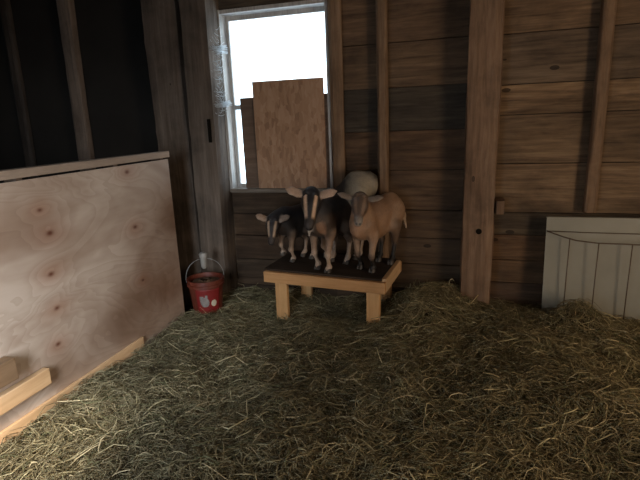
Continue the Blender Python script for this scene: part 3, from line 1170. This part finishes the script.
def z_on(x, y):
    # height of the platform top at a world x, y
    n = uz
    return TL.z - (n.x * (x - TL.x) + n.y * (y - TL.y)) / n.z + 0.013


def ft(x, y, dz=0.0):
    return (x, y, z_on(x, y) + dz)


def look(p, q=(0, 0, 1.5)):
    return vn(np.array(q) - np.array(p))


alp = dict(side=BR, back=DK, rump=BR, chest=(0.10, 0.06, 0.04), neck=DK, fore=(0.20, 0.13, 0.085), knee=(0.46, 0.34, 0.25), cannon=(0.42, 0.30, 0.215), foot=(0.44, 0.33, 0.25),
           thigh=(0.14, 0.09, 0.06), cannon_h=(0.28, 0.2, 0.14), tail=DK, head=DK, face=(0.020, 0.015, 0.013), muzzle=(0.05, 0.04, 0.036), jaw=(0.04, 0.03, 0.024),
           ear=(0.42, 0.29, 0.21), beard=(0.5, 0.44, 0.38), stripe=(0.62, 0.42, 0.28), saddle=DK)

# B: the front, centre goat
cB = dict(alp)
cB['chestmark'] = ((0.052, .30, .020, .075), (0.24, 0.135, 0.08))
cB['chest'] = (0.035, 0.024, 0.018)
cB['fore'] = (0.26, 0.17, 0.115)
goat('dark goat with bold pale face stripes at the front centre of the platform', (-1.005, 3.525, z_on(-1.005, 3.525)), math.atan2(-0.93, -0.30), 1.16, cB,
     (-1.085, 3.355, 0.985), (0.06, -0.50, -0.80), (0.25, -0.80, 0.5), ((-0.25, 1, 0.22), (-0.25, 1, 0.22)),
     ((-0.985, 3.40, z_on(-0.985, 3.40)), (-1.085, 3.47, z_on(-1.085, 3.47))), (ft(-0.90, 3.64), ft(-1.03, 3.68)), tail=(0.03, 0.0, -0.08), beard=True, length=0.72, headscale=1.14)

# C: the tan goat on the right
cC = dict(side=(0.27, 0.155, 0.088), back=(0.22, 0.13, 0.08), rump=(0.27, 0.165, 0.10), chest=(0.33, 0.18, 0.10), neck=(0.26, 0.155, 0.09), fore=(0.30, 0.19, 0.12),
          knee=(0.06, 0.04, 0.03), cannon=(0.014, 0.012, 0.010), foot=(0.012, 0.010, 0.009), thigh=(0.13, 0.08, 0.05), cannon_h=(0.014, 0.012, 0.01), tail=(0.34, 0.24, 0.16),
          head=(0.10, 0.068, 0.048), face=(0.085, 0.055, 0.04), muzzle=(0.33, 0.29, 0.25), jaw=(0.22, 0.15, 0.11), ear=(0.19, 0.15, 0.12), beard=TAN,
          stripe=(0.20, 0.13, 0.09))
goat('small tan goat with a brown face at the right end of the platform', (-0.655, 3.60, z_on(-0.655, 3.60)), math.atan2(-0.80, -0.38), 1.14, cC,
     (-0.735, 3.40, 0.948), (0.10, -0.76, -0.58), (0.2, -0.5, 0.8), ((-0.10, 1, 0.28), (-0.10, 1, 0.28)),
     (ft(-0.66, 3.47), ft(-0.765, 3.54)), (ft(-0.555, 3.69), ft(-0.66, 3.75)), tail=(0.07, -0.10, -0.20), slope=-0.12, headscale=1.02)

# A: the small dark goat on the left, head low
cA = dict(alp)
cA['stripe'] = (0.36, 0.26, 0.18)
cA['ear'] = (0.30, 0.21, 0.15)
cA['side'] = (0.03, 0.022, 0.017)
cA['chest'] = (0.17, 0.11, 0.07)
cA['fore'] = (0.22, 0.15, 0.10)
goat('smaller dark goat with its head lowered at the left end of the platform', (-1.32, 3.645, z_on(-1.32, 3.645)), math.atan2(-0.85, -0.55), 0.98, cA,
     (-1.43, 3.44, 0.775), (0.02, -0.42, -0.88), (0.25, -0.85, 0.4), ((-0.4, 1, 0.3), (-0.3, 1, 0.3)),
     (ft(-1.335, 3.60), ft(-1.425, 3.62, 0.045)), (ft(-1.21, 3.72), ft(-1.30, 3.76)), tail=(0.02, 0.0, -0.08), length=0.75, headscale=1.0)

# D: the pale rumped goat behind
cD = dict(alp)
for k_ in ('side', 'rump', 'back'):
    cD[k_] = (0.19, 0.165, 0.13)
cD['rump'] = (0.27, 0.23, 0.17)
del cD['saddle']
cD['split'] = (-0.05, (0.03, 0.028, 0.028))
cD['thigh'] = (0.24, 0.17, 0.12)
goat('pale rumped goat with dark shoulders behind the front centre goat', (-0.975, 3.80, z_on(-0.975, 3.80)), math.atan2(0.02, -1.0), 1.27, cD,
     (-1.155, 3.81, 0.74), (-0.05, -0.05, -0.9), (-0.8, 0, 0.2), ((-0.2, 1, 0), (-0.2, 1, 0)),
     (ft(-1.09, 3.77), ft(-1.11, 3.85)), (ft(-0.84, 3.76), ft(-0.86, 3.85)), tail=(0.02, 0.0, -0.09), slope=-0.62, length=0.74, headscale=0.8)

# ------------------------------------------------------------------ bucket
BX, BY = -2.045, 3.40
bk = empty('bucket', (BX, BY, -0.02))
bk.scale = (1.12, 1.12, 1.22)
tag(bk, 'red plastic feed bucket with a label, in the corner at the end of the partition', 'bucket')


def lathe(bm, prof, n=40):
    rings = []
    for (r, z) in prof:
        rings.append([bm.verts.new((r * math.cos(2 * math.pi * k / n), r * math.sin(2 * math.pi * k / n), z)) for k in range(n)])
    for a, b_ in zip(rings[:-1], rings[1:]):
        for k in range(n):
            bm.faces.new((a[k], a[(k + 1) % n], b_[(k + 1) % n], b_[k]))
    bm.faces.new(rings[0][::-1])
    return rings


bm = bmesh.new()
rg = lathe(bm, [(0.098, 0.0), (0.102, 0.004), (0.124, 0.205), (0.134, 0.207), (0.134, 0.222), (0.128, 0.225), (0.128, 0.24), (0.136, 0.243), (0.136, 0.252), (0.124, 0.252), (0.120, 0.2), (0.099, 0.01)])
bm.faces.new(rg[-1])
from_bm('pail', bm, M_bucket, bk, smooth=False)
bm = bmesh.new()
n = 30
c0 = bm.verts.new((0, 0, 0.246))
ring = []
rings = [[c0] * n]
for rr_, zz in ((0.04, 0.242), (0.08, 0.232), (0.1195, 0.218)):
    rings.append([bm.verts.new((rr_ * math.cos(2 * math.pi * k / n), rr_ * math.sin(2 * math.pi * k / n), zz + random.uniform(-.005, .005))) for k in range(n)])
for k in range(n):
    bm.faces.new((c0, rings[1][k], rings[1][(k + 1) % n]))
for a, b_ in zip(rings[1:-1], rings[2:]):
    for k in range(n):
        bm.faces.new((a[k], a[(k + 1) % n], b_[(k + 1) % n], b_[k]))
fd = from_bm('feed', bm, M_feed, bk, smooth=True)
fd['kind'] = 'stuff'


def curved_patch(name, a0, a1, z0, z1, off, mat, parent, shape=None, n=20):
    """patch wrapped on the bucket wall; shape(u, v) -> bool keeps cells"""
    bm = bmesh.new()
    g = {}
    def P(i, j):
        if (i, j) not in g:
            a = a0 + (a1 - a0) * i / n
            z = z0 + (z1 - z0) * j / n
            r = 0.102 + (z - 0.004) / 0.201 * 0.022 + off
            g[(i, j)] = bm.verts.new((r * math.cos(a), r * math.sin(a), z))
        return g[(i, j)]
    for i in range(n):
        for j in range(n):
            if shape is None or shape((i + .5) / n, (j + .5) / n):
                bm.faces.new((P(i, j), P(i + 1, j), P(i + 1, j + 1), P(i, j + 1)))
    o = from_bm(name, bm, mat, parent, smooth=True)
    md = o.modifiers.new('solid', 'SOLIDIFY')
    md.thickness = 0.0006
    return o


va = math.atan2(-BY, -BX)      # bearing of the viewer from the bucket
lb = curved_patch('label_panel', va - 0.72, va + 0.85, 0.045, 0.198, 0.0012, M_label, bk)
curved_patch('printed_emblem', va - 0.55, va + 0.15, 0.065, 0.165, 0.0024, M_lgrey, bk,
             lambda u, v: (u - .55) ** 2 / .16 + (v - .45) ** 2 / .12 < 1 or (u < .45 and v > .5 and u > .1 and v < .88) or (u > .6 and v > .6 and v < .95 and u < .8), 26)
curved_patch('printed_seal', va + 0.22, va + 0.58, 0.075, 0.122, 0.0024, M_lwhite, bk, lambda u, v: (u - .5) ** 2 + (v - .5) ** 2 < .25, 22)
bm = bmesh.new()
vx, vy = math.cos(va + math.pi / 2), math.sin(va + math.pi / 2)
ptsb = []
for k in range(21):
    a = math.pi * k / 20
    ptsb.append((0.137 * math.cos(a) * vx, 0.137 * math.cos(a) * vy, 0.23 + 0.155 * math.sin(a) ** 0.8))
tube(bm, ptsb, 0.0022, 6)
hd = from_bm('bail', bm, M_greywire, bk, smooth=True)
bm = bmesh.new()
tube(bm, [(0, 0, 0.315), (0, 0, 0.33), (0, 0, 0.385), (0, 0, 0.415), (0, 0, 0.425)], [0.014, 0.021, 0.024, 0.031, 0.02], 12)
gp = from_bm('grip', bm, M_grip, hd, smooth=True)
gp['label'] = 'whitish plastic grip'
for v in gp.data.vertices:
    pass

# ------------------------------------------------------------------ white sheet and wire feeder at the right
pan = empty('metal_sheet', (1.06, 3.80, -0.05))
tag(pan, 'white metal sheet leaning on the wall boards at the right edge', 'sheet')
pt = Vector((0.555, 3.80, 0.752))
tilt = math.atan2(0.055, 0.8)


def panel_mesh():
    bm = bmesh.new()
    H_, W_ = 0.86, 1.15
    nxs = 47
    prof = []
    for i in range(nxs):
        x = W_ * i / (nxs - 1)
        prof.append((x, 0.0))
    fr, bk_ = [], []
    for z in (0, -0.18, -H_):
        rf, rb = [], []
        for (x, y) in prof:
            rf.append(bm.verts.new((x, y, z)))
            rb.append(bm.verts.new((x, y + 0.004, z)))
        fr.append(rf)
        bk_.append(rb)
    for a, b_ in zip(fr[:-1], fr[1:]):
        for i in range(nxs - 1):
            bm.faces.new((a[i], b_[i], b_[i + 1], a[i + 1]))
    for a, b_ in zip(bk_[:-1], bk_[1:]):
        for i in range(nxs - 1):
            bm.faces.new((a[i], a[i + 1], b_[i + 1], b_[i]))
    for i in range(nxs - 1):
        bm.faces.new((fr[0][i], fr[0][i + 1], bk_[0][i + 1], bk_[0][i]))
    for k in (0, 1):
        bm.faces.new((fr[k][0], bk_[k][0], bk_[k + 1][0], fr[k + 1][0]))
        bm.faces.new((fr[k][-1], fr[k + 1][-1], bk_[k + 1][-1], bk_[k][-1]))
    # folded top lip
    add_box(bm, 0, W_, -0.006, 0.03, 0.0, 0.010)
    return bm


bm = panel_mesh()
po = from_bm('sheet_face', bm, M_whitepanel, pan)
po.matrix_parent_inverse = Matrix.Identity(4)
mm = Matrix.Translation(pt) @ Matrix.Rotation(-tilt, 4, 'X') @ Matrix.Rotation(0.0, 4, 'Y')
po.data.transform(Matrix.Translation(-Vector(pan.location)) @ mm)

fe = empty('wire_feeder', (0.75, 3.69, -0.02))
tag(fe, 'rusty wire hay feeder standing before the white metal sheet', 'hay feeder')
FI = Matrix.Translation(-Vector(fe.location))


def wire(name, pts, r, mat=M_wire, parent=fe):
    bm = bmesh.new()
    tube(bm, pts, r, 6)
    o = from_bm(name, bm, mat, parent, smooth=True)
    o.data.transform(FI)
    return o


wire('front_rail', [(0.560, 3.785, 0.66), (0.60, 3.755, 0.65), (0.66, 3.715, 0.635), (0.735, 3.69, 0.618), (0.81, 3.69, 0.609), (0.875, 3.69, 0.603), (1.1, 3.69, 0.600), (1.45, 3.69, 0.59)], 0.0045)
wire('back_rail', [(0.560, 3.785, 0.66), (0.80, 3.779, 0.656), (1.15, 3.779, 0.654), (1.5, 3.779, 0.651)], 0.003)
for x, yt in ((0.700, 3.712), (0.880, 3.69), (1.085, 3.69), (1.29, 3.69)):
    wire('feeder_bar', [(x, yt, 0.63 if x < .8 else 0.602), (x - 0.004, yt - 0.004, 0.35), (x - 0.008, yt - 0.01, -0.02)], 0.0036)

# ------------------------------------------------------------------ cobwebs at the left of the window
bm = bmesh.new()
r = random.Random(5)
anchors = []
for i in range(70):
    zc = r.choice([2.10, 2.05, 1.98, 1.9, 1.84, 1.78, 1.70, 1.66, 2.2]) + r.gauss(0, 0.035)
    a = Vector((r.uniform(-2.012, -2.0), r.uniform(3.74, 3.88), zc + r.uniform(-0.05, 0.05)))
    b_ = Vector((r.uniform(-2.015, -1.97), 3.905 + r.uniform(-0.01, 0.01), zc + r.gauss(0, 0.05)))
    pts = []
    sag = r.uniform(0.005, 0.03)
    for k in range(6):
        t_ = k / 5
        q = a.lerp(b_, t_)
        q.z -= sag * 4 * t_ * (1 - t_)
        pts.append(q)
    tube(bm, pts, r.uniform(0.0006, 0.0016), 4)
for zc in (2.10, 1.665):
    for i in range(34):
        a = Vector((-1.998 - 0.012 * (2.1 - zc), r.uniform(3.725, 3.80), zc + r.gauss(0, 0.012)))
        b_ = Vector((r.uniform(-1.995, -1.93), 3.912, zc + 0.01 + r.gauss(0, 0.018)))
        mid = a.lerp(b_, 0.5) + Vector((0, 0, r.gauss(-0.004, 0.006)))
        tube(bm, [a, mid, b_], [0.0007, 0.0015, 0.002], 4)
cw = from_bm('cobweb', bm, M_web, smooth=True)
tag(cw, 'dusty cobweb strands between the grey post and the left window jamb', 'cobweb')
